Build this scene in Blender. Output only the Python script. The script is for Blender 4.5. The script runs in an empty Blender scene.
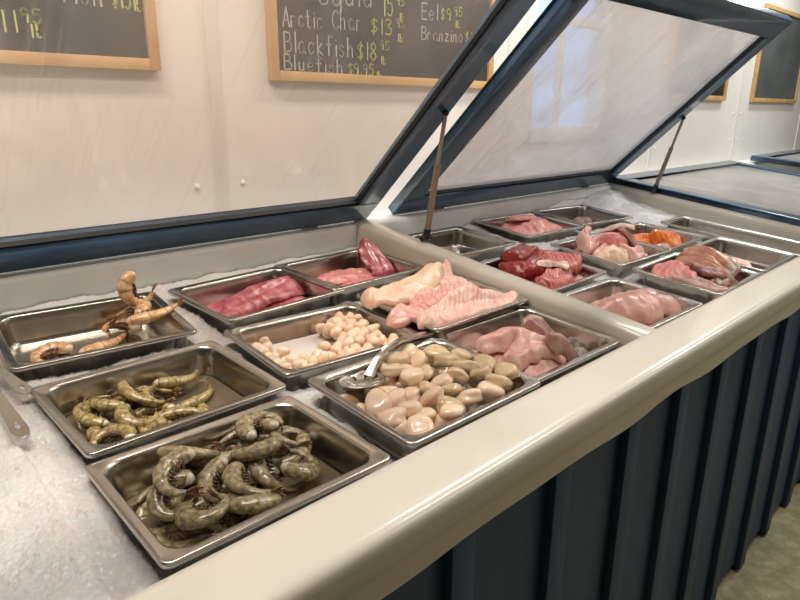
import bpy, bmesh, math, random
import numpy as np
from mathutils import Vector, Matrix
random.seed(7); rng = np.random.default_rng(7)
C = bpy.context.scene.collection
U = 0.734            # one layout unit in metres
ZR = 1.17 * U        # height of the front rail line over the floor
R = math.radians
def P(x, y, z): return Vector((x * U, y * U, ZR + z * U))
TAN = math.tan(R(7.2))
def zt(y): return (y - .69) * TAN          # sloping top of the counter

# ------------------------------------------------------------------ materials
def lin(h):
    h = h.lstrip('#'); o = []
    for i in (0, 2, 4):
        c = int(h[i:i + 2], 16) / 255
        o.append(c / 12.92 if c <= .04045 else ((c + .055) / 1.055) ** 2.4)
    return (*o, 1)
class NT:
    def __init__(s, name):
        s.m = bpy.data.materials.new(name); s.m.use_nodes = True; s.t = s.m.node_tree
        s.b = s.t.nodes['Principled BSDF']; s.out = s.t.nodes['Material Output']
    def n(s, typ, **kw):
        nd = s.t.nodes.new(typ)
        for k, v in kw.items():
            if k in nd.inputs: nd.inputs[k].default_value = v
            else: setattr(nd, k, v)
        return nd
    def l(s, a, b): s.t.links.new(a, b)
    def coord(s, scale=(1, 1, 1), kind='Object'):
        tc = s.n('ShaderNodeTexCoord'); mp = s.n('ShaderNodeMapping'); mp.inputs['Scale'].default_value = scale
        s.l(tc.outputs[kind], mp.inputs['Vector']); return mp.outputs['Vector']
    def noise(s, vec, scale, detail=4, rough=.55, dist=0):
        nd = s.n('ShaderNodeTexNoise'); nd.inputs['Scale'].default_value = scale; nd.inputs['Detail'].default_value = detail
        nd.inputs['Roughness'].default_value = rough; nd.inputs['Distortion'].default_value = dist
        s.l(vec, nd.inputs['Vector']); return nd.outputs['Fac']
    def ramp(s, fac, stops):
        nd = s.n('ShaderNodeValToRGB'); e = nd.color_ramp.elements
        while len(e) < len(stops): e.new(.5)
        for i, (p, c) in enumerate(stops):
            e[i].position = p; e[i].color = lin(c) if isinstance(c, str) else (c, c, c, 1)
        s.l(fac, nd.inputs['Fac']); return nd.outputs['Color']
    def bump(s, h, strength=.3, dist=.002):
        nd = s.n('ShaderNodeBump'); nd.inputs['Strength'].default_value = strength; nd.inputs['Distance'].default_value = dist
        s.l(h, nd.inputs['Height']); s.l(nd.outputs['Normal'], s.b.inputs['Normal']); return nd
    def sheen(s, lo, hi):
        lw = s.n('ShaderNodeLayerWeight'); lw.inputs['Blend'].default_value = .5
        p = s.n('ShaderNodeMath', operation='POWER'); s.l(lw.outputs['Facing'], p.inputs[0]); p.inputs[1].default_value = 4
        a = s.n('ShaderNodeMath', operation='MULTIPLY_ADD'); s.l(p.outputs[0], a.inputs[0]); a.inputs[1].default_value = hi; a.inputs[2].default_value = lo; return a
    def set(s, **kw):
        for k, v in kw.items(): s.b.inputs[k.replace('_', ' ')].default_value = v
        return s
def plain(name, col, rough=.5, metal=0, coat=0, spec=.5):
    t = NT(name); t.set(Base_Color=lin(col), Roughness=rough, Metallic=metal, Coat_Weight=coat); t.b.inputs['Specular IOR Level'].default_value = spec
    return t.m
def noisy(name, stops, scale, rough=.5, bump=.2, bscale=None, sss=0, coat=0, dist=.001, vec=(1, 1, 1), detail=5, metal=0):
    t = NT(name); v = t.coord(vec); f = t.noise(v, scale, detail)
    t.l(t.ramp(f, stops), t.b.inputs['Base Color']); t.set(Roughness=rough, Coat_Weight=coat, Metallic=metal)
    if sss:
        t.set(Subsurface_Weight=sss, Subsurface_Scale=.006); t.b.inputs['Subsurface Radius'].default_value = (1, .5, .35)
    if bump: t.bump(t.noise(v, bscale or scale * 3, 4), bump, dist)
    return t.m
M = {}
t = NT('stainless_steel'); v = t.coord((1, 1, 1)); t.set(Metallic=1, Base_Color=lin('#c2beb6'))
t.l(t.ramp(t.noise(v, 9, 2), [(.3, .21), (.7, .27)]), t.b.inputs['Roughness']); M['steel'] = t.m
M['white_gel'] = noisy('white_fibreglass', [(.3, '#b6b0a4'), (.7, '#beb8ac')], 5, .28, .05, 30, coat=.25)
M['liner'] = noisy('white_liner', [(.3, '#e6e8e3'), (.7, '#f0f2ed')], 6, .35, .06, 20)
M['lid_blue'] = noisy('navy_lid_paint', [(.3, '#34506b'), (.7, '#43617e')], 12, .3, .12, 60, dist=.0006, coat=.4)
M['gasket'] = plain('black_rubber', '#17181a', .6)
M['clad'] = noisy('navy_siding', [(.3, '#1d3852'), (.7, '#254564')], 3, .55, .08, 40, vec=(6, 6, 1))
t = NT('painted_wall_panel'); v = t.coord(); t.l(t.ramp(t.noise(v, 2.2, 4), [(.3, '#e6dfd7'), (.7, '#efe9e2')]), t.b.inputs['Base Color']); t.set(Roughness=.5)
t.bump(t.noise(v, 110, 3), .3, .001); M['wall'] = t.m
M['wood'] = noisy('pine_frame', [(.25, '#b98a52'), (.5, '#cfa36a'), (.8, '#dcb57e')], 9, .5, .08, 40, vec=(1, 1, 1))
t = NT('chalkboard_slate'); v = t.coord(); t.l(t.ramp(t.noise(v, 3.5, 6, .6, .6), [(.3, '#221f1d'), (.55, '#302c29'), (.8, '#443f3b')]), t.b.inputs['Base Color']); t.set(Roughness=.42); M['slate'] = t.m
M['chalk'] = plain('white_chalk', '#bdb9b2', .9); M['chalk_y'] = plain('yellow_chalk', '#c6cc74', .9)
t = NT('concrete_floor'); v = t.coord(); t.l(t.ramp(t.noise(v, 16, 10, .75), [(.3, '#6f6a50'), (.5, '#948b6c'), (.72, '#bdb391')]), t.b.inputs['Base Color']); t.set(Roughness=.5)
t.bump(t.noise(v, 40, 6, .7), .8, .006); M['floor'] = t.m
M['ceil'] = plain('white_ceiling', '#cfcac0', .8); M['shop_wall'] = plain('taupe_shop_wall', '#857d73', .7)
def poly(name, haze, tint, seed):
    t = NT(name); v = t.coord((1, 1, 1)); t.t.nodes.remove(t.b)
    mp = t.n('ShaderNodeMapping'); mp.inputs['Rotation'].default_value = (0, 0, .35); mp.inputs['Scale'].default_value = (75, 2.2, 1); mp.inputs['Location'].default_value = (seed, 0, 0); t.l(v, mp.inputs['Vector'])
    scr0 = t.ramp(t.noise(mp.outputs['Vector'], 1.6, 3, .6), [(.52, 0.), (.8, 1.)]); pm_ = t.n('ShaderNodeMath', operation='MULTIPLY'); t.l(scr0, pm_.inputs[0]); t.l(t.ramp(t.noise(v, 4.5, 3, .6), [(.42, .15), (.62, 1.)]), pm_.inputs[1]); scr = pm_.outputs[0]
    cl = t.ramp(t.noise(v, 2.3, 5, .6), [(.3, .45), (.7, 1.)])
    mul = t.n('ShaderNodeMath', operation='MULTIPLY_ADD'); t.l(scr, mul.inputs[0]); mul.inputs[1].default_value = .3 * (haze / .3); mul.inputs[2].default_value = 0
    m2 = t.n('ShaderNodeMath', operation='MULTIPLY_ADD'); t.l(cl, m2.inputs[0]); m2.inputs[1].default_value = haze; t.l(mul.outputs[0], m2.inputs[2])
    tr = t.n('ShaderNodeBsdfTransparent'); tr.inputs['Color'].default_value = lin(tint)
    di = t.n('ShaderNodeBsdfDiffuse'); di.inputs['Color'].default_value = lin('#d9d6d2')
    tl = t.n('ShaderNodeBsdfTranslucent'); tl.inputs['Color'].default_value = lin('#d9d6d2')
    a = t.n('ShaderNodeMixShader'); a.inputs[0].default_value = .5; t.l(di.outputs[0], a.inputs[1]); t.l(tl.outputs[0], a.inputs[2])
    b = t.n('ShaderNodeMixShader'); t.l(m2.outputs[0], b.inputs[0]); t.l(tr.outputs[0], b.inputs[1]); t.l(a.outputs[0], b.inputs[2])
    gl = t.n('ShaderNodeBsdfGlossy'); gl.inputs['Roughness'].default_value = .16
    fr = t.sheen(.03, .35)
    c = t.n('ShaderNodeMixShader'); t.l(fr.outputs[0], c.inputs[0]); t.l(b.outputs[0], c.inputs[1]); t.l(gl.outputs[0], c.inputs[2])
    t.l(c.outputs[0], t.out.inputs['Surface']); return t.m
M['poly_clear'] = poly('clear_scuffed_plastic', .11, '#f6f2ee', 0); M['poly_hazy'] = poly('hazy_scuffed_plastic', .66, '#eeeef2', 3)
M['poly_flat'] = poly('hazy_flat_plastic', .92, '#eeeef2', 5); M['glass'] = poly('window_glass', .04, '#ffffff', 1)
t = NT('crushed_ice'); v = t.coord(); t.l(t.ramp(t.noise(v, 14, 6, .6), [(.3, '#cbcac8'), (.7, '#dcdbd9')]), t.b.inputs['Base Color']); t.set(Roughness=.3, Subsurface_Weight=.35, Subsurface_Scale=.01)
vo = t.n('ShaderNodeTexVoronoi'); vo.inputs['Scale'].default_value = 170; t.l(v, vo.inputs['Vector']); t.bump(vo.outputs['Distance'], .5, .003); M['ice'] = t.m
M['spring'] = plain('gas_spring_tube', '#978777', .32, .5); M['rod'] = plain('gas_spring_rod', '#a5a29c', .3, .6)
M['black'] = plain('black_plastic', '#141414', .4); M['white'] = plain('white_casing', '#e6e4de', .5); M['screw'] = plain('screw_head', '#8e8a80', .4, .8)
# food
def flesh(name, stops, lines, freq, lam=.35, k=.9, scale=30, rough=.28, sss=.25, rbump=.5):
    """fillet flesh: noise colour crossed by pale V-shaped muscle lines (object space, x along the fillet)"""
    t = NT(name); v = t.coord(); f = t.noise(v, scale, 5, .6)
    col = t.ramp(f, stops)
    se = t.n('ShaderNodeSeparateXYZ'); t.l(v, se.inputs[0])
    ab = t.n('ShaderNodeMath', operation='ABSOLUTE'); t.l(se.outputs[1], ab.inputs[0])
    ma = t.n('ShaderNodeMath', operation='MULTIPLY_ADD'); t.l(ab.outputs[0], ma.inputs[0]); ma.inputs[1].default_value = -k; t.l(se.outputs[0], ma.inputs[2])
    nz = t.n('ShaderNodeMath', operation='MULTIPLY_ADD'); t.l(f, nz.inputs[0]); nz.inputs[1].default_value = .022; t.l(ma.outputs[0], nz.inputs[2])
    si = t.n('ShaderNodeMath', operation='MULTIPLY'); t.l(nz.outputs[0], si.inputs[0]); si.inputs[1].default_value = freq
    sn = t.n('ShaderNodeMath', operation='SINE'); t.l(si.outputs[0], sn.inputs[0])
    fac = t.ramp(sn.outputs[0], [(.62, 0.), (.98, lam)])
    mx = t.n('ShaderNodeMix', data_type='RGBA'); t.l(fac, mx.inputs['Factor']); t.l(col, mx.inputs[6]); mx.inputs[7].default_value = lin(lines)
    t.l(mx.outputs[2], t.b.inputs['Base Color']); t.set(Roughness=rough, Coat_Weight=.35, Coat_Roughness=.12, Subsurface_Weight=sss, Subsurface_Scale=.006)
    t.b.inputs['Subsurface Radius'].default_value = (1, .45, .35)
    ad = t.n('ShaderNodeMath', operation='MULTIPLY_ADD'); t.l(sn.outputs[0], ad.inputs[0]); ad.inputs[1].default_value = -.25; t.l(t.noise(v, 75, 5, .65), ad.inputs[2])
    t.bump(ad.outputs[0], rbump, .003); return t.m
F = {}
F['cod'] = flesh('cod_flesh', [(.3, '#e6b69a'), (.5, '#f0ceb2'), (.75, '#f4dec6')], '#f7e3d3', 330, .28)
F['cod2'] = flesh('rosy_cod_flesh', [(.3, '#dd9c8f'), (.5, '#eab9a8'), (.75, '#f1d2c2')], '#f6ded2', 420, .34)
F['cod3'] = flesh('deep_rosy_cod_flesh', [(.3, '#cf8078'), (.5, '#dfa093'), (.75, '#ecc4b4')], '#f6ded2', 420, .4)
F['pale'] = flesh('pale_pink_flesh', [(.3, '#cf9186'), (.5, '#e0aa9d'), (.75, '#ecc9bc')], '#efd8cc', 160, .3)
F['grey'] = flesh('grey_pink_flesh', [(.3, '#8a6158'), (.5, '#b08579'), (.75, '#cfa898')], '#c9a79a', 240, .3)
F['pink'] = flesh('pink_flesh', [(.3, '#cf6f70'), (.5, '#dd8c88'), (.75, '#eab0a8')], '#f0c4ba', 330, .35)
F['red2'] = flesh('bright_red_flesh', [(.3, '#87303b'), (.5, '#a64c56'), (.75, '#c27a80')], '#dfa0a2', 140, .35, k=.2)
F['red'] = flesh('red_flesh', [(.3, '#7c1f2b'), (.5, '#a13a45'), (.75, '#c9707a')], '#d58a92', 140, .35, k=.2)
F['tuna'] = flesh('tuna_flesh', [(.3, '#6d1512'), (.5, '#8c2420'), (.75, '#a83a34')], '#b5504a', 200, .25, k=.5)
F['tuna2'] = flesh('tuna_steak_flesh', [(.3, '#a3423f'), (.5, '#bb5c57'), (.75, '#cf7f78')], '#e6b1a6', 560, .7, k=.7)
F['loin'] = flesh('pale_loin_flesh', [(.3, '#c88e82'), (.5, '#d9a598'), (.75, '#e6bdb0')], '#ebcabf', 120, .3)
F['salmon'] = flesh('orange_flesh', [(.3, '#c8560f'), (.5, '#e0721f'), (.75, '#ef9240')], '#f4b070', 380, .4)
F['brown'] = flesh('tan_skin_fillet', [(.3, '#96583e'), (.5, '#ad704f'), (.75, '#c08a68')], '#c99a7c', 90, .25, k=.1)
F['purple'] = flesh('purple_brown_flesh', [(.3, '#64302c'), (.5, '#83473f'), (.75, '#a0655a')], '#a87068', 110, .2)
F['sinew'] = flesh('white_sinew', [(.3, '#d9b5a5'), (.5, '#e6cfc0'), (.75, '#f0e3d8')], '#f6efe8', 200, .3)
M['skin'] = noisy('silver_fish_skin', [(.3, '#4d453c'), (.5, '#85776a'), (.75, '#c4b9ab')], 40, .3, .3, 120, coat=.3)
M['skin_b'] = noisy('mottled_brown_skin', [(.3, '#7d5a35'), (.5, '#a88558'), (.75, '#cfb186')], 45, .35, .3, 140, coat=.3)
def sh(name, stops, bs=70): return noisy(name, stops, bs, .2, .25, 160, sss=.25, coat=.6, dist=.0012)
SH = {'A3': (sh('grey_shrimp_shell', [(.3, '#584c33'), (.5, '#948560'), (.72, '#c6b890')], 130), sh('grey_shrimp_meat', [(.3, '#b0a48c'), (.7, '#d8cfba')]), sh('brown_tail', [(.3, '#3e2818'), (.6, '#7d5a38'), (.8, '#ab8660')]), sh('dark_grey_shell_band', [(.3, '#5c523f'), (.5, '#8d8068'), (.72, '#b6a98e')], 130)),
      'A2': (sh('olive_shrimp_shell', [(.3, '#6b5a34'), (.5, '#a08c58'), (.72, '#cbb888')], 130), sh('white_shrimp_meat', [(.3, '#d8cdb4'), (.7, '#efe8d8')]), sh('dark_tail', [(.3, '#3c2410'), (.6, '#7d5a2c'), (.8, '#b08a50')]), sh('dark_olive_shell_band', [(.3, '#574824'), (.5, '#8a7442'), (.72, '#b39e6c')], 130)),
      'A1': (sh('amber_shrimp_shell', [(.3, '#b8824c'), (.5, '#dcb284'), (.72, '#efd6b2')]), sh('cream_shrimp_meat', [(.3, '#d8b894'), (.7, '#ecd6b8')]), sh('rust_tail', [(.3, '#5c3018'), (.6, '#96603a'), (.8, '#c08c60')]), sh('dark_amber_shell_band', [(.3, '#9a6436'), (.5, '#c3925c'), (.72, '#e0bb8e')], 130))}
M['leg'] = sh('dark_leg_fringe', [(.3, '#2e1c10'), (.6, '#5d3c22'), (.8, '#80583a')])
M['sea1'] = noisy('rosy_scallop', [(.3, '#e3bf9f'), (.5, '#edcfb3'), (.75, '#f4dfcc')], 28, .22, .3, 70, sss=.3, coat=.6)
M['sea2'] = noisy('ivory_scallop', [(.3, '#c8ac86'), (.5, '#d8bf9b'), (.75, '#e6d3b6')], 28, .22, .3, 70, sss=.3, coat=.6)
M['bay'] = noisy('peach_scallop', [(.3, '#e6c0a0'), (.5, '#f0d2b6'), (.75, '#f6e2cd')], 40, .35, .3, 120, sss=.3, coat=.3)
def liquid(name, col, opac, rough=.06):
    t = NT(name); t.t.nodes.remove(t.b); tr = t.n('ShaderNodeBsdfTransparent'); tr.inputs['Color'].default_value = lin(col)
    di = t.n('ShaderNodeBsdfDiffuse'); di.inputs['Color'].default_value = lin(col); gl = t.n('ShaderNodeBsdfGlossy'); gl.inputs['Roughness'].default_value = rough
    a = t.n('ShaderNodeMixShader'); a.inputs[0].default_value = opac; t.l(tr.outputs[0], a.inputs[1]); t.l(di.outputs[0], a.inputs[2])
    fr = t.sheen(.03, .6)
    v = t.coord(); bp = t.n('ShaderNodeBump'); bp.inputs['Strength'].default_value = .12; bp.inputs['Distance'].default_value = .002; t.l(t.noise(v, 45, 3), bp.inputs['Height'])
    t.l(bp.outputs[0], gl.inputs['Normal'])
    b = t.n('ShaderNodeMixShader'); t.l(fr.outputs[0], b.inputs[0]); t.l(a.outputs[0], b.inputs[1]); t.l(gl.outputs[0], b.inputs[2]); t.l(b.outputs[0], t.out.inputs['Surface']); return t.m
M['brine'] = liquid('cloudy_brine', '#a8967c', .35); M['milk'] = liquid('milky_water', '#e4dcd6', .88, .15); M['redwater'] = liquid('pink_juice', '#8a5348', .3)

# ------------------------------------------------------------------ mesh helpers
def mesh(name, V, Fc, mat, smooth=True):
    me = bpy.data.meshes.new(name); me.from_pydata([tuple(p) for p in V], [], [tuple(f) for f in Fc])
    bm = bmesh.new(); bm.from_mesh(me); bmesh.ops.remove_doubles(bm, verts=bm.verts, dist=1e-6); bmesh.ops.recalc_face_normals(bm, faces=bm.faces); bm.to_mesh(me); bm.free()
    for mm in (mat if isinstance(mat, (list, tuple)) else [mat]): me.materials.append(mm)
    if smooth: me.polygons.foreach_set('use_smooth', [True] * len(me.polygons))
    me.update(); return me
def link(name, me, parent=None, mw=None):
    o = bpy.data.objects.new(name, me); C.objects.link(o)
    if parent: o.parent = parent
    if mw is not None: o.matrix_basis = mw
    return o
def tag(o, label=None, cat=None, group=None, kind=None):
    for k, v in (('label', label), ('category', cat), ('group', group), ('kind', kind)):
        if v: o[k] = v
    return o
def autosmooth(o, ang=40):
    me = o.data; bm = bmesh.new(); bm.from_mesh(me)
    for e in bm.edges:
        if len(e.link_faces) == 2 and e.calc_face_angle(0) > R(ang): e.smooth = False
    bm.to_mesh(me); bm.free()
class MB:
    def __init__(s): s.V = []; s.F = []
    def add(s, V, Fc):
        k = len(s.V); s.V += [tuple(p) for p in V]; s.F += [tuple(i + k for i in f) for f in Fc]
    def box(s, fn, x0, x1, y0, y1, z0, z1):
        V = [fn(x, y, z) for x in (x0, x1) for y in (y0, y1) for z in (z0, z1)]
        s.add(V, [(0, 1, 3, 2), (4, 6, 7, 5), (0, 4, 5, 1), (2, 3, 7, 6), (0, 2, 6, 4), (1, 5, 7, 3)])
    def loft(s, rings, cap0=True, cap1=True, closed=True):
        n = len(rings[0]); k = len(s.V)
        for r in rings: s.V += [tuple(p) for p in r]
        for i in range(len(rings) - 1):
            for j in range(n if closed else n - 1):
                a = k + i * n + j; b = k + i * n + (j + 1) % n; s.F.append((a, b, b + n, a + n))
        if cap0: s.F.append(tuple(k + j for j in range(n)))
        if cap1: s.F.append(tuple(k + (len(rings) - 1) * n + j for j in range(n)))
    def tube(s, p0, p1, r0, r1=None, n=16):
        p0, p1 = Vector(p0), Vector(p1); d = (p1 - p0).normalized(); a = d.orthogonal().normalized(); b = d.cross(a); r1 = r0 if r1 is None else r1
        s.loft([[p + a * r * math.cos(2 * math.pi * j / n) + b * r * math.sin(2 * math.pi * j / n) for j in range(n)] for p, r in ((p0, r0), (p1, r1))])
    def ball(s, c, r, n=14):
        c = Vector(c); s.loft([[c + Vector((r * math.sin(th) * math.cos(2 * math.pi * j / n), r * math.sin(th) * math.sin(2 * math.pi * j / n), r * math.cos(th))) for j in range(n)] for th in [math.pi * (i + .02) / 8.04 for i in range(9)]])
    def build(s, name, mat, parent=None, smooth=True, bevel=0, ang=40):
        o = link(name, mesh(name, s.V, s.F, mat, smooth), parent)
        if bevel:
            bm = bmesh.new(); bm.from_mesh(o.data)
            ed = [e for e in bm.edges if len(e.link_faces) == 2 and e.calc_face_angle(0) > R(30)]
            bmesh.ops.bevel(bm, geom=ed, offset=bevel, segments=2, profile=.6, affect='EDGES'); bm.to_mesh(o.data); bm.free()
            o.data.polygons.foreach_set('use_smooth', [True] * len(o.data.polygons))
        if smooth: autosmooth(o, ang)
        return o
def empty(name, mw):
    if isinstance(mw, Vector): mw = Matrix.Translation(mw)
    o = bpy.data.objects.new(name, None); C.objects.link(o); o.matrix_basis = mw; o.empty_display_size = .05; return o
def curve_mesh(name, outline, holes, thick, mat, parent=None):
    cu = bpy.data.curves.new('c', 'CURVE'); cu.dimensions = '2D'; cu.fill_mode = 'BOTH'; cu.extrude = thick / 2; cu.bevel_depth = min(.0006, thick / 4); cu.bevel_resolution = 1
    for pts in [outline] + holes:
        sp = cu.splines.new('POLY'); sp.points.add(len(pts) - 1); sp.use_cyclic_u = True
        for q, p in zip(sp.points, pts): q.co = (p[0], p[1], 0, 1)
    tmp = bpy.data.objects.new('c', cu); C.objects.link(tmp); bpy.context.view_layer.update()
    me = bpy.data.meshes.new_from_object(tmp.evaluated_get(bpy.context.evaluated_depsgraph_get())); bpy.data.objects.remove(tmp)
    me.name = name; me.materials.clear(); me.materials.append(mat); return link(name, me, parent)
def ell(cx, cy, a, b, n=20, rot=0): return [(cx + a * math.cos(t) * math.cos(rot) - b * math.sin(t) * math.sin(rot), cy + a * math.cos(t) * math.sin(rot) + b * math.sin(t) * math.cos(rot)) for t in [2 * math.pi * i / n for i in range(n)]]

# ------------------------------------------------------------------ the room
WY = 2.15
def W(x, z, d=0): return P(x, WY - d, z)      # a point of the back wall, d units off it
XL, XR, YF, ZT = -4., 10.5, -4.2, 2.4
ZF = -1.20
m = MB(); m.box(P, XL, XR, YF, WY + .4, ZF - .1, ZF); tag(m.build('floor', M['floor'], smooth=False), kind='structure')
m = MB(); m.box(P, XL, XR, YF, WY + .2, ZT, ZT + .1); tag(m.build('ceiling', M['ceil'], smooth=False), kind='structure')
WIN = (3.06, 3.87, .50, 1.42)
m = MB()
for a in ((XL, WIN[0], ZF, ZT), (WIN[1], XR, ZF, ZT), (WIN[0], WIN[1], ZF, WIN[2]), (WIN[0], WIN[1], WIN[3], ZT)): m.box(P, a[0], a[1], WY, WY + .12, a[2], a[3])
wall = tag(m.build('wall_back', M['wall'], smooth=False), kind='structure')
m = MB(); m.box(P, XL - .1, XL, YF, WY + .12, ZF, ZT); tag(m.build('wall_left', M['shop_wall'], smooth=False), kind='structure')
m = MB(); m.box(P, XR, XR + .1, YF, WY + .12, ZF, ZT); tag(m.build('wall_right', M['shop_wall'], smooth=False), kind='structure')
m = MB(); m.box(P, XL, XR, YF - .1, YF, ZF, ZT); tag(m.build('wall_front', M['shop_wall'], smooth=False), kind='structure')
for i, x in enumerate((1.158, 2.87, 4.62, 6.28, 8.2)):
    m = MB(); m.box(P, x - .022, x + .022, WY - .008, WY + .001, .10, ZT - .01); tag(m.build('trim_%d' % (i + 1), M['wall'], bevel=.002), kind='structure')
for x, z in ((1.06, .348), (1.245, .348), (2.78, .345), (2.95, .345), (6.19, .375), (6.37, .375), (6.19, .6), (6.37, .6), (4.53, .35), (4.71, .35)):
    m = MB(); c = W(x, z)
    m.loft([[c + Vector((r * math.cos(a), -h, r * math.sin(a))) for a in [2 * math.pi * j / 14 for j in range(14)]] for r, h in ((.0085, 0), (.008, .0022), (.0055, .004), (.002, .0048))]); m.build('rivet', M['wall'], wall)
w = WIN
fr = MB()
for a in ((w[0] - .06, w[0] + .02, w[2] - .06, w[3] + .06), (w[1] - .02, w[1] + .06, w[2] - .06, w[3] + .06), (w[0], w[1], w[2] - .06, w[2] + .02), (w[0], w[1], w[3] - .02, w[3] + .06)): fr.box(P, a[0], a[1], WY - .015, WY + .06, a[2], a[3])
win = tag(fr.build('window_1', M['white'], bevel=.003), kind='structure')
m = MB(); m.box(P, w[0] + .02, w[1] - .02, WY + .03, WY + .036, w[2] + .02, w[3] - .02); m.build('pane', M['glass'], win)
m = MB(); m.box(P, 3.37, 3.40, WY + .01, WY + .05, w[2] + .02, w[3] - .02); m.build('mullion', M['white'], win, bevel=.002)
m = MB(); m.box(P, w[0] + .02, w[1] - .02, WY + .01, WY + .05, 1.09, 1.13); m.build('glazing_bar', M['white'], win, bevel=.002)

# ------------------------------------------------------------------ chalkboards
GL = {  # hand-drawn strokes, cell about .6 wide, baseline 0, cap height 1
 'A': [[(0, 0), (.3, 1), (.55, 0)], [(.1, .35), (.48, .35)]], 'B': [[(0, 0), (0, 1), (.35, .95), (.42, .75), (.3, .55), (0, .52)], [(.3, .54), (.5, .35), (.42, .08), (0, 0)]],
 'C': [[(.5, .82), (.3, 1), (.08, .8), (0, .45), (.12, .1), (.33, 0), (.52, .15)]], 'E': [[(.48, 1), (0, 1), (0, 0), (.5, 0)], [(0, .52), (.38, .52)]], 'S': [[(.45, .85), (.25, 1), (.05, .8), (.2, .55), (.42, .35), (.35, .05), (.1, 0), (0, .15)]],
 'a': [[(.4, .5), (.2, .58), (.02, .35), (.08, .05), (.25, 0), (.4, .2), (.42, .55), (.42, .1), (.5, 0)]], 'c': [[(.38, .48), (.2, .58), (.02, .35), (.08, .05), (.25, 0), (.4, .12)]],
 'e': [[(.02, .3), (.38, .32), (.34, .52), (.18, .58), (.02, .35), (.08, .05), (.25, 0), (.4, .12)]], 'f': [[(.4, .9), (.28, 1.02), (.18, .85), (.18, 0)], [(0, .55), (.35, .56)]],
 'h': [[(0, 1), (0, 0)], [(0, .35), (.15, .58), (.32, .5), (.36, 0)]], 'i': [[(.08, .55), (.08, 0)], [(.08, .76), (.085, .8)]], 'k': [[(0, 1), (0, 0)], [(.34, .6), (.02, .28), (.38, 0)]],
 'l': [[(.08, 1), (.08, 0)]], 'n': [[(0, .57), (0, 0)], [(0, .35), (.15, .57), (.3, .5), (.34, 0)]], 'o': [[(.2, .58), (.02, .35), (.08, .05), (.25, 0), (.4, .2), (.36, .5), (.2, .58)]],
 'q': [[(.4, .5), (.2, .58), (.02, .35), (.08, .05), (.25, 0), (.4, .2)], [(.42, .57), (.42, -.35)]], 'r': [[(.02, .57), (.02, 0)], [(.02, .35), (.15, .55), (.32, .52)]], 's': [[(.34, .5), (.18, .58), (.04, .46), (.2, .3), (.34, .16), (.2, 0), (.02, .08)]],
 't': [[(.15, .9), (.15, .08), (.3, 0)], [(0, .57), (.32, .58)]], 'u': [[(.02, .57), (.04, .1), (.18, 0), (.36, .15)], [(.38, .57), (.38, 0)]], 'z': [[(.02, .55), (.36, .55), (.02, 0), (.38, .02)]], 'd': [[(.4, .5), (.2, .58), (.02, .35), (.08, .05), (.25, 0), (.4, .2)], [(.42, 1), (.42, 0)]],
 'b': [[(.02, 1), (.02, .02), (.25, 0), (.4, .2), (.34, .45), (.18, .52), (.02, .4)]], '$': [[(.42, .78), (.22, .88), (.05, .7), (.2, .5), (.4, .34), (.3, .1), (.05, .14)], [(.24, 1), (.2, -.05)]],
 '1': [[(.1, 1), (.1, 0)]], '3': [[(.05, .9), (.25, 1), (.42, .8), (.2, .55), (.45, .35), (.35, .05), (.02, .05)]], '5': [[(.45, 1), (.1, 1), (.05, .6), (.3, .62), (.45, .35), (.3, 0), (.02, .08)]],
 '8': [[(.25, .52), (.05, .75), (.25, 1), (.42, .78), (.25, .52), (.02, .25), (.25, 0), (.46, .24), (.25, .52)]], '9': [[(.42, .7), (.2, .52), (.04, .75), (.22, 1), (.42, .8), (.42, .6), (.36, 0)]], '.': [[(.05, .03), (.09, .0)]]}
def write(board, txt, x0, z0, x1, h, mat, slope=0.0, wd=.0026):
    """one chalk line: x0..x1 along the wall, baseline z0, cap height h (layout units)"""
    adv = [(.3 if c in 'il1' else .28 if c in ' .' else .62) for c in txt]; sx = (x1 - x0) / sum(adv); m = MB(); x = x0
    for c, a in zip(txt, adv):
        for st in GL.get(c, []):
            pts = []
            for i in range(len(st)):      # Catmull-Rom resample
                p = [Vector(st[max(0, min(len(st) - 1, i + k))]) for k in (-1, 0, 1, 2)]
                if i == len(st) - 1: pts.append(p[1]); break
                sharp = (p[1] - p[0]).length > .45 or (p[2] - p[1]).length > .45
                for q in (0,) if sharp else (0, .25, .5, .75):
                    pts.append(.5 * ((2 * p[1]) + (p[2] - p[0]) * q + (2 * p[0] - 5 * p[1] + 4 * p[2] - p[3]) * q * q + (3 * p[1] - p[0] - 3 * p[2] + p[3]) * q ** 3))
            jx, jz = random.uniform(-.02, .02), random.uniform(-.03, .03); L = []
            for p in pts: L.append(Vector((x + (p.x + jx) * sx * .9, z0 + (p.y + jz) * h + (x - x0) * slope)))
            for a_, b_ in zip(L[:-1], L[1:]):
                d = (b_ - a_)
                if d.length < 1e-5: continue
                d.normalize(); nn = Vector((-d.y, d.x)) * wd * random.uniform(.8, 1.15); e = d * wd * .5
                q = [a_ - e + nn, a_ - e - nn, b_ + e - nn, b_ + e + nn]
                m.add([W(k.x, k.y, .0175) for k in q] + [W(k.x, k.y, .0155) for k in q], [(0, 1, 2, 3), (7, 6, 5, 4), (0, 4, 5, 1), (1, 5, 6, 2), (2, 6, 7, 3), (3, 7, 4, 0)])
        x += a * sx
    return m.build('chalk_writing', mat, board, smooth=False)
M['slate_grey'] = noisy('slate_painted_sheen', [(.3, '#4a4f4e'), (.7, '#656b6a')], 4, .5, 0)  # far-right board: hazy reflection painted in as a lighter grey slate colour
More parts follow.
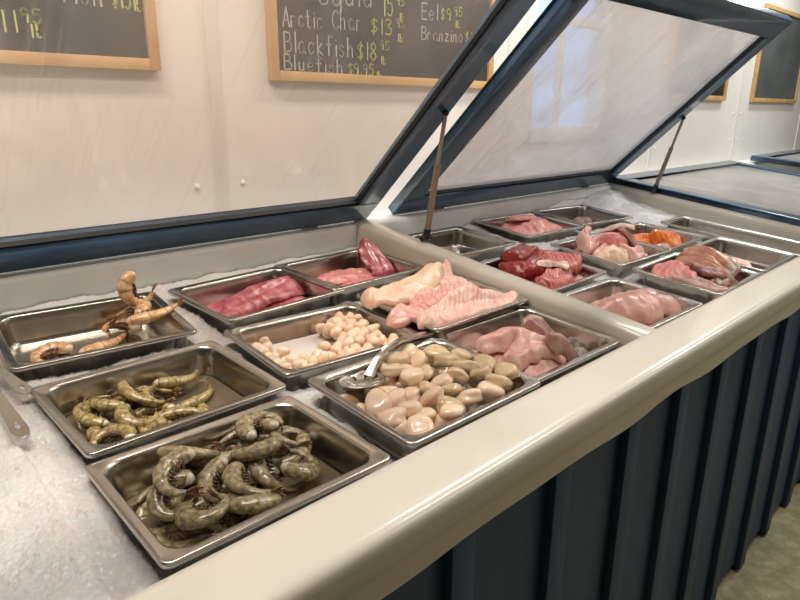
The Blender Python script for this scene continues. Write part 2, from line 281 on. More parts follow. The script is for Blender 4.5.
def board(x0, x1, z0, z1, label, sm='slate'):
    root = empty('chalkboard', Matrix.Translation(W((x0 + x1) / 2, z0, .01))); tag(root, label, 'chalkboard', 'chalkboards on the back wall'); inv = root.matrix_basis.inverted()
    f = .036
    b = MB(); b.box(lambda x, y, z: inv @ W(x, z, y), x0 + f * .6, x1 - f * .6, .003, .016, z0 + f * .6, z1 - f * .6); b.build('slate', M[sm], root, smooth=False)
    for k, a in enumerate(((x0, x0 + f, z0, z1), (x1 - f, x1, z0, z1), (x0 + f, x1 - f, z0, z0 + f), (x0 + f, x1 - f, z1 - f, z1))):
        b = MB(); b.box(lambda x, y, z: inv @ W(x, z, y), a[0], a[1], .001, .03, a[2], a[3]); b.build('frame_rail', M['wood'], root, bevel=.002)
    return root
def on(root, *a, **k):
    o = write(root, *a, **k); o.matrix_parent_inverse = root.matrix_basis.inverted(); return o
b1 = board(-.42, .957, .735, 1.62, 'chalkboard at the far left with yellow 11 95 price above its lower frame')
on(b1, '11', .515, .822, .575, .055, M['chalk_y']); on(b1, '95', .568, .85, .628, .036, M['chalk_y']); on(b1, 'lb', .588, .812, .632, .034, M['chalk_y'])
on(b1, 'fish', .68, .915, .812, .075, M['chalk']); on(b1, '$15', .826, .915, .892, .06, M['chalk_y']); on(b1, 'lb', .893, .912, .925, .034, M['chalk_y'])
b2 = board(1.379, 2.70, .720, 1.62, 'large chalkboard listing Arctic Char, Blackfish, Bluefish, Eel and Branzino prices')
w_, y_ = M['chalk'], M['chalk_y']
for a in (('Squid', 1.62, 1.01, 1.91, .075, w_, .05), ('15', 1.955, .998, 2.02, .08, y_), ('95', 2.03, 1.045, 2.085, .035, y_), ('lb', 2.05, .985, 2.085, .032, y_),
          ('Arctic', 1.447, .912, 1.64, .068, w_, .04), ('Char', 1.68, .925, 1.845, .068, w_, .02), ('$13', 1.882, .922, 2.02, .062, y_), ('95', 2.03, .958, 2.085, .034, y_), ('lb', 2.04, .9, 2.08, .032, y_),
          ('Blackfish', 1.449, .823, 1.80, .074, w_, 0), ('$18', 1.808, .818, 1.925, .068, y_), ('95', 1.935, .862, 1.995, .034, y_), ('lb', 1.94, .805, 1.98, .03, y_),
          ('Bluefish', 1.446, .762, 1.742, .054, w_, -.02), ('$9.95', 1.757, .757, 1.905, .044, y_), ('lb', 1.915, .745, 1.95, .028, y_),
          ('Eel', 2.186, 1.005, 2.305, .066, w_, .05), ('$9', 2.31, 1.015, 2.39, .05, y_), ('95', 2.40, 1.04, 2.47, .036, y_), ('lb', 2.415, .99, 2.455, .03, y_), ('Branzino', 2.186, .919, 2.48, .056, w_, .03), ('$1', 2.488, .928, 2.545, .05, y_)):
    on(b2, a[0], a[1], a[2], a[3], a[4], a[5], slope=a[6] if len(a) > 6 else 0)
board(4.75, 5.88, .702, 1.55, 'chalkboard mostly hidden behind the right edge of the raised hazy lid')
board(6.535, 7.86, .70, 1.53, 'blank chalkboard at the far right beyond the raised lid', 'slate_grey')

# ------------------------------------------------------------------ the counter
counter = empty('display_counter', P(2.5, 1.3, ZF)); tag(counter, 'long white refrigerated fish counter with navy ribbed front and hinged lids', 'counter'); CI = counter.matrix_basis.inverted()
def PC(x, y, z): return CI @ P(x, y, z)
def part(mb, name, mat, parent=counter, **k):
    mb.V = [tuple(CI @ Vector(v)) for v in mb.V]; return mb.build(name, mat, parent, **k)
X0, X1 = -1.2, 8.3
prof = [(.735, -.24), (.722, .0), (.718, .016), (.708, .026), (.692, .0295), (.686, .030), (.596, .030), (.588, .0295), (.578, .0265), (.571, .021), (.5675, .013), (.5665, .005), (.5665, -.030), (.568, -.0325), (.5725, -.034), (.5735, -.037), (.574, None), (.60, None), (.63, -.24)]
xs = np.linspace(X0, X1, 320); rings = []
for x in xs:
    zb = -.079 - .0045 * math.sin(2 * math.pi * (x - .45) / .62) - .003 * math.sin(2 * math.pi * x / .41)
    rings.append([P(x, y, zb if z is None else z) for y, z in prof])
m = MB(); m.loft(rings, closed=True); part(m, 'front_rail', M['white_gel'], ang=60)
# cladding with battens
m = MB(); m.box(P, X0, X1, .600, .62, ZF + .035, -.06); part(m, 'cladding_panel', M['clad'], smooth=False)
k = 0; x = .065
while x < X1:
    m = MB(); m.box(P, x, x + .062, .577, .601, ZF + .012, -.062); part(m, 'batten', M['clad'], bevel=.0025); x += (.302, .318, .315, .31, .285, .29)[k % 6]; k += 1
m = MB(); m.box(P, X0, X1, .62, 2.13, ZF, -.30); part(m, 'carcass', M['clad'], smooth=False)
m = MB(); m.box(P, X0, X1, .63, 2.13, -.305, -.26); part(m, 'liner_floor', M['liner'], smooth=False)
pr2 = [(1.985, -.27), (1.975, .10), (1.972, .148), (1.98, .160), (1.995, .165), (2.145, .172), (2.145, -.27)]
m = MB(); m.loft([[P(x, y, z) for y, z in pr2] for x in (X0, X1)]); part(m, 'back_ledge', M['liner'], ang=50, bevel=0)
DIV = [(-.56, -.46), (1.652, 1.748), (3.765, 3.925), (5.93, 6.09)]
for a, b in DIV:
    rings = []; c = (a + b) / 2; h = (b - a) / 2
    for y in (.70, 2.0):
        z = zt(y) + .010; rings.append([P(c + dx * h, y, z + dz) for dx, dz in ((1.0, -.4), (1., -.045), (.97, -.02), (.86, -.007), (.6, 0), (0, .003), (-.6, 0), (-.86, -.007), (-.97, -.02), (-1., -.045), (-1.0, -.4))])
    m = MB(); m.loft(rings); part(m, 'divider', M['white_gel'], ang=60)
# lids
HY, HZ = 2.02, .168
def lid(x0, x1, th, L, panel, label, bar=.112, hy=HY, hz=HZ):
    T = R(th)
    def LP(x, s, n): return PC(x, hy - s * math.cos(T) + n * math.sin(T), hz + s * math.sin(T) + n * math.cos(T))
    bars = MB(); tk = .048
    s0, s1 = 0., L
    def bevbox(xa, xb, sa, sb):
        bars.box(LP, xa, xb, sa, sb, 0, tk)
    bevbox(x0, x1, s0, s0 + bar); bevbox(x0, x1, s1 - bar, s1); bevbox(x0, x0 + bar, s0 + bar, s1 - bar); bevbox(x1 - bar, x1, s0 + bar, s1 - bar)
    o = link('lid', mesh('lid', bars.V, bars.F, M['lid_blue']), counter)
    bm = bmesh.new(); bm.from_mesh(o.data); ed = [e for e in bm.edges if len(e.link_faces) == 2 and e.calc_face_angle(0) > R(30)]
    bmesh.ops.bevel(bm, geom=ed, offset=.006, segments=3, profile=.6, affect='EDGES'); bm.to_mesh(o.data); bm.free(); o.data.polygons.foreach_set('use_smooth', [True] * len(o.data.polygons)); autosmooth(o, 35)
    o['label'] = label
    g = MB(); i0, i1, j0, j1 = x0 + bar - .012, x1 - bar + .012, s0 + bar - .012, s1 - bar + .012
    g.box(LP, i0, i1, j0, j1, .026, .032); g.build('glazing_panel', panel, o, smooth=False)
    g = MB()
    for a in ((i0 + .010, i0 + .020, j0 + .012, j1 - .012), (i1 - .020, i1 - .010, j0 + .012, j1 - .012), (i0 + .02, i1 - .02, j0 + .010, j0 + .018), (i0 + .02, i1 - .02, j1 - .018, j1 - .010)): g.box(LP, a[0], a[1], a[2], a[3], .010, .026)
    g.build('gasket', M['gasket'], o, smooth=False)
    for i in range(5):
        xs_ = x0 + .25 + i * (x1 - x0 - .5) / 4
        g = MB(); c0 = LP(xs_, bar * .35, -.0005); c1 = LP(xs_, bar * .35, .002); g.tube(c0, c1, .0042, n=10); g.build('screw', M['screw'], o)
    for xs_ in (x0 + .3, x1 - .3):
        g = MB(); g.box(LP, xs_ - .035, xs_ + .035, -.012, .006, -.006, .03); g.build('hinge', M['screw'], o, bevel=.001)
    return o
lid(-.43, 1.752, 44, 1.272, M['poly_clear'], 'raised navy lid frame over the nearest shrimp bay')
lid(1.900, 3.822, 44, 1.272, M['poly_hazy'], 'raised navy lid frame with hazy scratched panel over the middle bay')
l3 = lid(3.800, 5.87, -7.2, 1.26, M['poly_flat'], 'closed navy lid over the third bay', hz=.168)
lid(6.40, 8.2, -5.0, 1.26, M['poly_flat'], 'slightly raised navy lid at the far right end', hz=.185)
def strut(base, top):
    b, t_ = CI @ P(*base), CI @ P(*top); d = (t_ - b).normalized(); L = (t_ - b).length
    s = MB(); s.tube(b + d * .02, b + d * (L * .60), .0088); s.tube(b + d * (L * .60), b + d * (L * .605), .0095)
    o = s.build('gas_strut', M['spring'], counter); o['label'] = 'slim grey gas strut holding a lid up'
    s = MB(); s.tube(b + d * (L * .6), t_, .0056); s.build('rod', M['rod'], o)
    s = MB(); s.ball(b + Vector((0, 0, .002)), .0125); s.tube(b - d * .002, b + d * .026, .009, .0105); s.tube(b + Vector((-.02, 0, -.002)), b + Vector((.02, 0, -.002)), .007); s.build('ball_joint', M['black'], o)
    s = MB(); s.ball(t_, .009); s.build('ball_stud', M['black'], o)
strut((1.722, 1.64, .150), (1.722, HY - .645 * math.cos(R(44)), HZ + .645 * math.sin(R(44)) - .008))
strut((3.74 + .04, 1.70, zt(1.70) + .028), (3.795, HY - .604 * math.cos(R(44)), HZ + .604 * math.sin(R(44)) - .008))

# ------------------------------------------------------------------ pans
PANS = {'A1': (0.515, 1.721, 0.063, -4.7, 5.5), 'A2': (0.515, 1.304, 0.020, 0.7, 2.8), 'A3': (0.502, 0.940, -0.003, -1.1, 0.6),
 'B1': (1.015, 1.701, 0.068, 3.3, 3.4), 'B2': (0.985, 1.316, 0.030, -4.7, 2.3), 'B3': (0.992, 0.936, 0.010, -0.4, 3.9),
 'C1': (1.425, 1.735, 0.070, 1.5, 3.2), 'C2': (1.425, 1.275, 0.055, 0.0, 4.5), 'C3': (1.424, 0.954, 0.002, -1, 4.5),
 'D1': (1.985, 1.733, 0.090, -1, 3.9), 'D2': (1.985, 1.304, 0.045, 1, 6.0), 'D3': (1.99, 0.945, -0.004, -1.0, 4.7),
 'E1a': (2.599, 1.777, 0.086, -3.8, 4.7), 'E1b': (3.085, 1.768, 0.081, -6.5, 4.2), 'E2a': (2.554, 1.309, 0.046, -1.3, 5.6), 'E2b': (3.032, 1.335, 0.035, 1.1, 4.7), 'E3a': (2.570, 0.940, 0.003, 1, 5.9), 'E3b': (3.053, 0.942, 0.007, 0.7, 6.0), 'F': (3.475, 1.09, .015, 0, 6)}
SIZE = {k: (.1626, .1292) for k in PANS}; SIZE['F'] = (.112, .262)
def rr(a, b, r, z, n=7):
    o = []
    for cx, cy, a0 in ((a - r, b - r, 0), (-a + r, b - r, 90), (-a + r, -b + r, 180), (a - r, -b + r, 270)):
        for i in range(n + 1):
            t = R(a0 + 90 * i / n); o.append(Vector((cx + r * math.cos(t), cy + r * math.sin(t), z)))
    return o
DEPTH = .065
def pan_mesh(a, b):
    inn = [(0, .012, -.0075), (-.0002, .0122, -.0035), (.0004, .012, -.0008), (.0018, .0115, 0), (.0045, .013, -.0006), (.0125, .028, -.0012), (.0148, .030, -.0028), (.0162, .030, -.006), (.0195, .030, -.022), (.0245, .029, -.052), (.0275, .027, -.059), (.033, .024, -.0635), (.042, .02, -.0648)]
    outr = [(.042, .02, -.0662), (.0322, .025, -.0649), (.0262, .028, -.060), (.0232, .030, -.052), (.0182, .031, -.022), (.0145, .031, -.006), (.0125, .029, -.0034), (.002, .013, -.003), (.0012, .012, -.0075)]
    m = MB(); m.loft([rr(a - i, b - i, r, z) for i, r, z in inn], cap0=False); m.loft([rr(a - i, b - i, r, z) for i, r, z in outr], cap1=False)
    n = len(rr(a, b, .01, 0)); k1 = 0; k2 = n * len(inn) + n * (len(outr) - 1)
    for j in range(n): m.F.append((j, (j + 1) % n, k2 + (j + 1) % n, k2 + j))
    return mesh('steel_pan', m.V, m.F, M['steel'])
pm = {}
for k in PANS:
    s = SIZE[k]
    if s not in pm: pm[s] = pan_mesh(*s)
def PM(k):
    x, y, z, r, t = PANS[k]; return Matrix.Translation(P(x, y, z)) @ Matrix.Rotation(R(t), 4, 'X') @ Matrix.Rotation(R(r), 4, 'Z')
PL = {'A1': 'steel pan at the far left holding only a few amber shrimp', 'A2': 'steel pan of olive shrimp in shallow brine, middle of the left column', 'A3': 'nearest steel pan heaped with grey shrimp beside the front rail',
 'B1': 'steel pan holding long dark red fillets in the back row', 'B2': 'steel pan of small peach scallops around milky water', 'B3': 'steel pan heaped with large scallops under the slotted spoon',
 'C1': 'steel pan with flat pale pink fillets left of the divider, back row', 'C2': 'steel pan overflowing with thick pale cod fillets', 'C3': 'steel pan of rosy and greyish fillets by front rail, left of divider',
 'D1': 'empty steel pan just right of the near strut', 'D2': 'steel pan of dark red tuna pieces beside the divider', 'D3': 'steel pan with one large pale loin at the front rail',
 'E1a': 'steel pan with a striped pink fillet mound in the back row', 'E1b': 'nearly empty steel pan with grey scraps, rear of the middle bay', 'E2a': 'steel pan crowded with small pinkish grey fillets',
 'E2b': 'steel pan with orange fillets against its back wall', 'E3a': 'steel pan with stacked tan skinned fillets and a red chunk', 'E3b': 'mostly empty steel pan at the right front with pink bits', 'F': 'long stained steel pan lying front to back at the far right'}
for k in PANS:
    o = link('steel_pan', pm[SIZE[k]], None, PM(k)); tag(o, PL[k], 'pan', 'stainless pans in the fish counter')

# ------------------------------------------------------------------ ice
def ice(x0, x1, zfun, label, nx, ny, ya=.74, yb=1.968):
    X = np.linspace(x0, x1, nx); Y = np.linspace(ya, yb, ny); gx, gy = np.meshgrid(X, Y, indexing='ij'); Z = zfun(gx, gy)
    for q, am in ((9, .006), (23, .004), (60, .0025)):
        ph = rng.uniform(0, 6, 6); Z += am * (np.sin(gx * q + ph[0]) * np.sin(gy * q * 1.13 + ph[1]) + np.sin((gx + gy) * q * .7 + ph[2]) * .6)
    Z += rng.normal(0, .0016, Z.shape)
    for k in PANS:
        px, py, pz, r, t = PANS[k]; a, b = SIZE[k]; c, s = math.cos(R(r)), math.sin(R(r))
        lx = (gx - px) * c + (gy - py) * s; ly = -(gx - px) * s + (gy - py) * c
        d = np.minimum(a / U - np.abs(lx), b / U - np.abs(ly))
        low = pz + ly * math.tan(R(t)) - .10
        lim = np.where(d > .012, low, np.where(d > -.012, pz + ly * math.tan(R(t)) - .022, 9))
        Z = np.minimum(Z, lim)
    V = [P(gx[i, j], gy[i, j], Z[i, j]) for i in range(nx) for j in range(ny)]
    Fc = [(i * ny + j, (i + 1) * ny + j, (i + 1) * ny + j + 1, i * ny + j + 1) for i in range(nx - 1) for j in range(ny - 1)]
    o = link('crushed_ice', mesh('crushed_ice', V, Fc, M['ice'])); tag(o, label, 'ice', kind='stuff'); return o
ice(-.46, 1.652, lambda x, y: -.062 + (y - .80) * .088 + .028 * np.clip((y - 1.86) / .08, 0, 1) + np.where(x < .22, .012, 0), 'white crushed ice bed under and beside the shrimp and scallop pans', 430, 250)
ice(1.748, 3.765, lambda x, y: (y - .69) * TAN - .085 + .04 * np.clip((y - 1.80) / .1, 0, 1) * np.clip((x - 3.0) / .2, 0, 1) + .02 * np.clip((x - 3.45) / .15, 0, 1) * np.clip((y - 1.5) / .2, 0, 1), 'white crushed ice around the pans in the middle bay', 260, 170)

# ------------------------------------------------------------------ height maps and dropping
RES = .003
class HM:
    def __init__(s, k):
        s.k = k; a, b = SIZE[k]; s.nx, s.ny = int(.50 / RES), int((.44 if b < .2 else .64) / RES); s.x0, s.y0 = -.25, -s.ny * RES / 2
        X = s.x0 + (np.arange(s.nx) + .5) * RES; Y = s.y0 + (np.arange(s.ny) + .5) * RES; gx, gy = np.meshgrid(X, Y, indexing='ij')
        d = np.minimum(a - np.abs(gx), b - np.abs(gy))
        rx = np.maximum(0, np.abs(gx) - (a - .046)); ry = np.maximum(0, np.abs(gy) - (b - .046)); d = np.where((rx > 0) & (ry > 0), np.minimum(d, .046 - np.hypot(rx, ry)), d)
        s.H = np.interp(d, [-.012, -.001, 0, .0145, .0175, .0245, .030, .034], [-.03, -.012, .001, .001, -.008, -.050, -.062, -.0645]); s.G = np.full_like(s.H, -.0645)
    def idx(s, x, y): return np.clip(((x - s.x0) / RES).astype(int), 0, s.nx - 1), np.clip(((y - s.y0) / RES).astype(int), 0, s.ny - 1)
    def rest(s, V, x, y):
        i, j = s.idx(V[:, 0] + x, V[:, 1] + y); return float((s.H[i, j] - V[:, 2]).max())
    def put(s, V, x, y, z):
        i, j = s.idx(V[:, 0] + x, V[:, 1] + y); np.maximum.at(s.H, (i, j), V[:, 2] + z)
    def drop(s, V, x, y, tries=10, jit=.012, tilt=18, sink=.002, flat=False, yaw=None, zmax=9):
        best = None
        for _ in range(tries):
            xx, yy = x + rng.uniform(-jit, jit), y + rng.uniform(-jit, jit); yw = rng.uniform(0, 2 * math.pi) if yaw is None else yaw + rng.uniform(-.25, .25)
            Rm = (Matrix.Rotation(rng.uniform(-R(tilt), R(tilt)), 3, 'X') @ Matrix.Rotation(rng.uniform(-R(tilt), R(tilt)), 3, 'Y') @ (Matrix.Rotation(math.pi, 3, 'X') if (flat is False and rng.random() < .5) else Matrix.Identity(3)) @ Matrix.Rotation(yw, 3, 'Z'))
            Vr = V @ np.array(Rm).T; z = s.rest(Vr, xx, yy) - sink; sc = z + Vr[:, 2].mean()
            if best is None or sc < best[0]: best = (sc, xx, yy, z, Rm, Vr)
        _, xx, yy, z, Rm, Vr = best
        if z + np.percentile(Vr[:, 2], 97) > zmax: return None, None
        s.put(Vr, xx, yy, z); return PM(s.k) @ Matrix.Translation((xx, yy, z)) @ Rm.to_4x4(), (xx, yy, z)
HMS = {k: HM(k) for k in PANS}
def blur(A, r):
    for ax in (0, 1):
        c = np.cumsum(np.concatenate([np.repeat(np.take(A, [0], ax), r + 1, ax), A, np.repeat(np.take(A, [-1], ax), r, ax)], ax), ax)
        n = A.shape[ax]; A = (np.take(c, range(2 * r + 1, 2 * r + 1 + n), ax) - np.take(c, range(0, n), ax)) / (2 * r + 1)
    return A
def dilate(A, r):
    B = A.copy()
    for d in range(1, r + 1):
        for ax in (0, 1):
            for sg in (d, -d): B = np.maximum(B, np.roll(A, sg, ax))
    return B

ORD = 'first second third fourth fifth sixth seventh eighth ninth tenth eleventh twelfth thirteenth fourteenth fifteenth sixteenth seventeenth eighteenth nineteenth twentieth'.split()
def rows(items, bands, fmt):
    """items: (object, x, y); label each by its place in a band of the pan, counted from the left"""
    items = sorted(items, key=lambda q: -q[2]); n = len(items); nb = len(bands)
    for b in range(nb):
        part_ = sorted(items[b * n // nb:(b + 1) * n // nb], key=lambda q: q[1])
        for i, q in enumerate(part_): q[0]['label'] = fmt % (ORD[i], bands[b])

# ------------------------------------------------------------------ shrimp
def shrimp_parts(L, r0, curl, mats, seed):
    rg = random.Random(seed); n, k = 40, 14; pts = []; ang = 0; p = Vector((0, 0, 0)); ds = L / n
    for i in range(n + 1):
        s = i / n; pts.append((p.copy(), ang, s)); ang += curl / n * (.75 + .5 * s); p = p + Vector((math.cos(ang), math.sin(ang), 0)) * ds
    c = sum((q[0] for q in pts), Vector()) / len(pts); rings = []
    def rad(s):
        base = .80 + .20 * math.sin(min(1, s / .3) * math.pi / 2) if s < .3 else 1 - .74 * ((s - .3) / .7) ** .95
        seg = (s * 6.2) % 1; return r0 * base * (1 + .08 * (seg - .4)) 
    for p, a, s in pts:
        N = Vector((math.sin(a), -math.cos(a), 0)); r = rad(s); q = []
        for j in range(k):
            t = 2 * math.pi * j / k; e = math.cos(t); q.append(p - c + N * r * (1.04 * e if e > 0 else .92 * e) + Vector((0, 0, 1)) * r * .80 * math.sin(t))
        rings.append(q)
    body = MB(); body.loft(rings); me_b = mesh('shell_body', body.V, body.F, [mats[0], mats[3]])
    for pl in me_b.polygons:
        q = min(range(n + 1), key=lambda i: (pts[i][0] - c - pl.center).length); sg = (pts[q][2] * 6.2) % 1
        if sg > .80 or sg < .04 or (q > n - 3): pl.material_index = 1
    f = MB(); p, a, s = pts[0]; T = Vector((-math.cos(a), -math.sin(a), 0)); N = Vector((math.sin(a), -math.cos(a), 0)); r = rad(0)
    f.loft([[p - c + T * h * r - (N * .0) + N * r * w * math.cos(2 * math.pi * j / 12) + Vector((0, 0, 1)) * r * .8 * w * math.sin(2 * math.pi * j / 12) for j in range(12)] for h, w in ((-.15, .93), (.1, .86), (.38, .66), (.62, .42), (.72, .1))])
    me_f = mesh('flesh_end', f.V, f.F, mats[1])
    tl = MB(); p, a, s = pts[-1]; T = Vector((math.cos(a), math.sin(a), 0)); N = Vector((math.sin(a), -math.cos(a), 0)); Z = Vector((0, 0, 1)); r = rad(1)
    for sp, ln in ((-.5, .85), (-.24, 1), (0, .75), (.24, 1), (.5, .85)):
        D = (T * math.cos(sp) + Z * math.sin(sp)).normalized(); S = (Z * math.cos(sp) - T * math.sin(sp)); ll = r0 * 1.5 * ln; q = []
        for s_ in (0, .25, .55, .8, 1):
            w_ = r * (.3 + 1.1 * math.sin(math.pi * min(.96, .12 + s_ * .8))) * .5; th_ = r * .12; cc = p - c + D * ll * s_ + N * ll * (.12 * s_ * s_)
            q.append([cc + S * w_, cc + N * th_, cc - S * w_, cc - N * th_])
        tl.loft(q)
    me_t = mesh('tail_fan', tl.V, tl.F, mats[2])
    lg = MB()
    for i in range(5, 32, 4):
        p, a, s = pts[i]; N = Vector((math.sin(a), -math.cos(a), 0)); T = Vector((math.cos(a), math.sin(a), 0)); r = rad(s)
        for zz in (-.35, .35):
            b = p - c - N * r * .8 + Vector((0, 0, zz * r)); e = b - N * r * rg.uniform(.5, .8) + T * r * .5 + Vector((0, 0, zz * r * .4))
            lg.tube(b, (b + e) / 2 + T * r * .06, r * .17, r * .14, 6); lg.tube((b + e) / 2 + T * r * .06, e, r * .14, r * .04, 6)
    me_l = mesh('leg_fringe', lg.V, lg.F, M['leg'])
    V = np.array([v for q in rings for v in q] + [Vector(v) for v in tl.V]); return (('shell_body', me_b), ('flesh_end', me_f), ('tail_fan', me_t), ('leg_fringe', me_l)), V
def shrimp_kind(key, variants):
    return [shrimp_parts(*v, SH[key], 11 * i + 3) for i, v in enumerate(variants)]
first = {}
def add_shrimp(kind, mw, label, group):
    parts, V = kind; key = parts[0][1].name
    if key not in first:
        root = empty('shrimp', mw); ch = [link(nm, me, root) for nm, me in parts]; first[key] = (root, ch)
    else:
        r0, ch0 = first[key]; root = r0.copy(); C.objects.link(root); root.matrix_basis = mw
        for c0 in ch0: c = c0.copy(); C.objects.link(c); c.parent = root
    tag(root, label, 'shrimp', group); return root
K3 = shrimp_kind('A3', [(.108, .0150, 3.9), (.104, .0145, 3.0), (.110, .0150, 4.4), (.100, .0140, 2.2)])
K2 = shrimp_kind('A2', [(.098, .0128, 3.0), (.100, .0120, 1.7), (.096, .0128, 3.8)])
K1 = shrimp_kind('A1', [(.112, .0165, 3.8), (.110, .0150, .9), (.114, .0168, 3.0)])
S3 = [(-.10, .07), (-.06, .085), (-.015, .085), (.03, .085), (.075, .08), (-.105, .02), (-.06, .03), (-.02, .03), (.03, .03), (.07, .03), (-.10, -.035), (-.06, -.04), (-.02, -.03), (.025, -.02), (.07, -.01), (.105, .03), (-.085, -.075), (-.045, -.08), (-.0, -.075),
      (-.09, .05), (-.05, .065), (.0, .06), (.05, .075), (-.085, .0), (-.04, .0), (-.07, -.05), (.02, .045), (-.03, .05), (-.075, .035), (-.02, -.05), (.085, .065)]
it = []
for i, (x, y) in enumerate(S3):
    kd = K3[int(rng.integers(4))] if i > 8 else K3[i % 4]
    mw, p = HMS['A3'].drop(kd[1], x, y, 18, .014, 24 if i > 10 else 12, .009, zmax=.010 + .10 * (y - .02) - .06 * (x + .05) + .012)
    if mw is None: continue
    it.append((add_shrimp(kd, mw, 'x', 'grey shrimp in the nearest pan'), p[0], p[1]))
rows(it, ['back row', 'second row', 'third row', 'front row'], 'raw grey shrimp, %s from left in the %s of the nearest pan')
S2 = [(-.105, .075), (-.10, .03), (-.10, -.03), (-.06, .08), (-.06, .03), (-.06, -.02), (-.06, -.07), (-.015, .07), (-.015, .02), (-.02, -.05), (.02, .03), (.02, -.02), (-.09, .05), (-.04, .05), (-.08, 0), (-.03, -.0), (-.09, -.06), (-.0, .05), (-.05, -.045), (-.115, .05), (-.115, -.045), (-.03, -.07), (.01, -.06), (.03, .055), (-.08, .07), (-.02, .045), (-.07, -.03)]
it = []
for i, (x, y) in enumerate(S2):
    kd = K2[i % 3]; mw, p = HMS['A2'].drop(kd[1], x, y, 18, .012, 12, .008, zmax=.0)
    if mw is None: continue
    it.append((add_shrimp(kd, mw, 'x', 'olive shrimp in brine'), p[0], p[1]))
for x, y, yw in ((.065, .055, -.7), (.075, .012, -.25)):
    mw, p = HMS['A2'].drop(K2[1][1], x, y, 6, .004, 8, .003, flat=True, yaw=yw); it.append((add_shrimp(K2[1], mw, 'x', 'olive shrimp in brine'), p[0], p[1]))
rows(it, ['back row', 'second row', 'third row', 'front row'], 'olive shrimp in brine, %s from left in the %s of middle left pan')
for x, y, yw, kd, ti, lb in ((-.085, .02, 2.2, 0, 6, 'lone curled amber shrimp at the left of the far left pan'), (.03, .018, .2, 1, 4, 'straight amber shrimp lying along the front of the far left pan'), (.125, -.01, .0, 1, 6, 'pale amber shrimp in the right front corner of the far left pan'),
                             (.07, .062, 1.2, 0, 14, 'curled amber shrimp at the bottom of the pile in the far left pan'), (.10, .05, .4, 2, 20, 'amber shrimp resting across the pile in the far left pan')):
    mw, p = HMS['A1'].drop(K1[kd][1], x, y, 8, .004, ti, .003, flat=True, yaw=yw); add_shrimp(K1[kd], mw, lb, 'amber shrimp in the far left pan')
V = K1[0][1]; Rm = Matrix.Rotation(R(75), 3, 'X') @ Matrix.Rotation(R(-150), 3, 'Z'); Vr = V @ np.array(Rm).T; z = HMS['A1'].rest(Vr, .105, .068) - .012
add_shrimp(K1[0], PM('A1') @ Matrix.Translation((.105, .068, z)) @ Rm.to_4x4(), 'amber shrimp standing on end with its dark tail up above the pile', 'amber shrimp in the far left pan')

# ------------------------------------------------------------------ scallops
def lump(name, rx, ry, rz, mat, seed, sq=2.6, am=.07, n=20, k=15):
    rg = np.random.default_rng(seed); ph = rg.uniform(0, 6, 12); rings = []
    for i in range(k):
        th = math.pi * (i + .03) / (k - 1 + .06); q = []
        for j in range(n):
            f = 2 * math.pi * j / n; d = Vector((math.sin(th) * math.cos(f), math.sin(th) * math.sin(f), math.cos(th)))
            e = (math.hypot(d.x, d.y) ** sq + abs(d.z) ** sq) ** (-1 / sq)
            g = 1 + am * (math.sin(2.1 * d.x + ph[0] + 2 * d.y) + math.sin(3.2 * d.y + ph[1] - 2 * d.z) + .6 * math.sin(5 * d.z + ph[2] + 3 * d.x)) ; q.append(Vector((d.x * rx, d.y * ry, d.z * rz)) * e * g)
        rings.append(q)
    m = MB(); m.loft(rings); return mesh(name, m.V, m.F, mat), np.array(m.V)
SEA = [lump('sea_scallop', .0235 * s, .0205 * s, .0125 * s, M['sea1' if i < 3 else 'sea2'], i + 1, 3.0, .085) for i, s in enumerate((1, .9, 1.08, 1, .92, 1.06))]
it = []; g0 = [None] * 6; cells = []
for layer in range(4):
    for ix in range(8 - layer // 2):
        for iy in range(6 if layer < 2 else 5):
            x = -.120 + ix * .034 + .017 * (layer % 2); y = -.088 + iy * .036 + .018 * (layer % 2)
            if layer >= 2 and (x < -.05 and y > .0): continue
            if layer >= 1 and y > .08 and x < .03: continue
            cells.append((x, y))
for x, y in cells:
    v = int(rng.integers(3)) + (3 if x + rng.normal(0, .04) > .035 - .3 * y else 0)
    me, V = SEA[v]; mw, p = HMS['B3'].drop(V, x, y, 16, .013, 35, .0095, zmax=(.016 if x > -.02 else .014) if not (x < -.03 and y > .03) else -.018)
    if mw is None: continue
    if g0[v] is None: o = g0[v] = link('sea_scallop', me, None, mw)
    else: o = g0[v].copy(); C.objects.link(o); o.matrix_basis = mw
    tag(o, 'x', 'scallop', 'large scallops under the slotted spoon'); it.append((o, p[0], p[1]))
rows(it, ['back row', 'second row', 'third row', 'fourth row', 'fifth row', 'sixth row', 'front row'], 'large scallop, %s from left in the %s of the spoon pan')
BAY = [lump('bay_scallop', .0128 * s, .0112 * s, .0098 * s, M['bay'], i + 20, 2.5, .10, 12, 9) for i, s in enumerate((1, 1.12, .9, 1.05))]
it = []; g0 = [None] * 4
def bay_ok(x, y): return not (-.10 < x < .045 and y > -.04 + .3 * (x + .03) + (.03 if x < -.075 else 0)) 
for layer in range(3):
    for ix in range(14):
        for iy in range(11):
            x = -.118 + ix * .0172 + .0085 * (layer % 2); y = -.088 + iy * .0172 + .0085 * (layer % 2)
            if x > .122 or y > .09 or not bay_ok(x, y): continue
            if layer == 1 and rng.random() < .15: continue
            if layer == 2 and not (rng.random() < (.5 if x > .0 or x < -.1 else .25)): continue
            v = int(rng.integers(4)); me, V = BAY[v]; mw, p = HMS['B2'].drop(V, x, y, 8, .008, 60, .008, zmax=-.004 + .04 * x + .02 * y)
            if mw is None: continue
            if g0[v] is None: o = g0[v] = link('bay_scallop', me, None, mw)
            else: o = g0[v].copy(); C.objects.link(o); o.matrix_basis = mw
            tag(o, 'x', 'scallop', 'small peach scallops around the milky water'); it.append((o, p[0], p[1]))
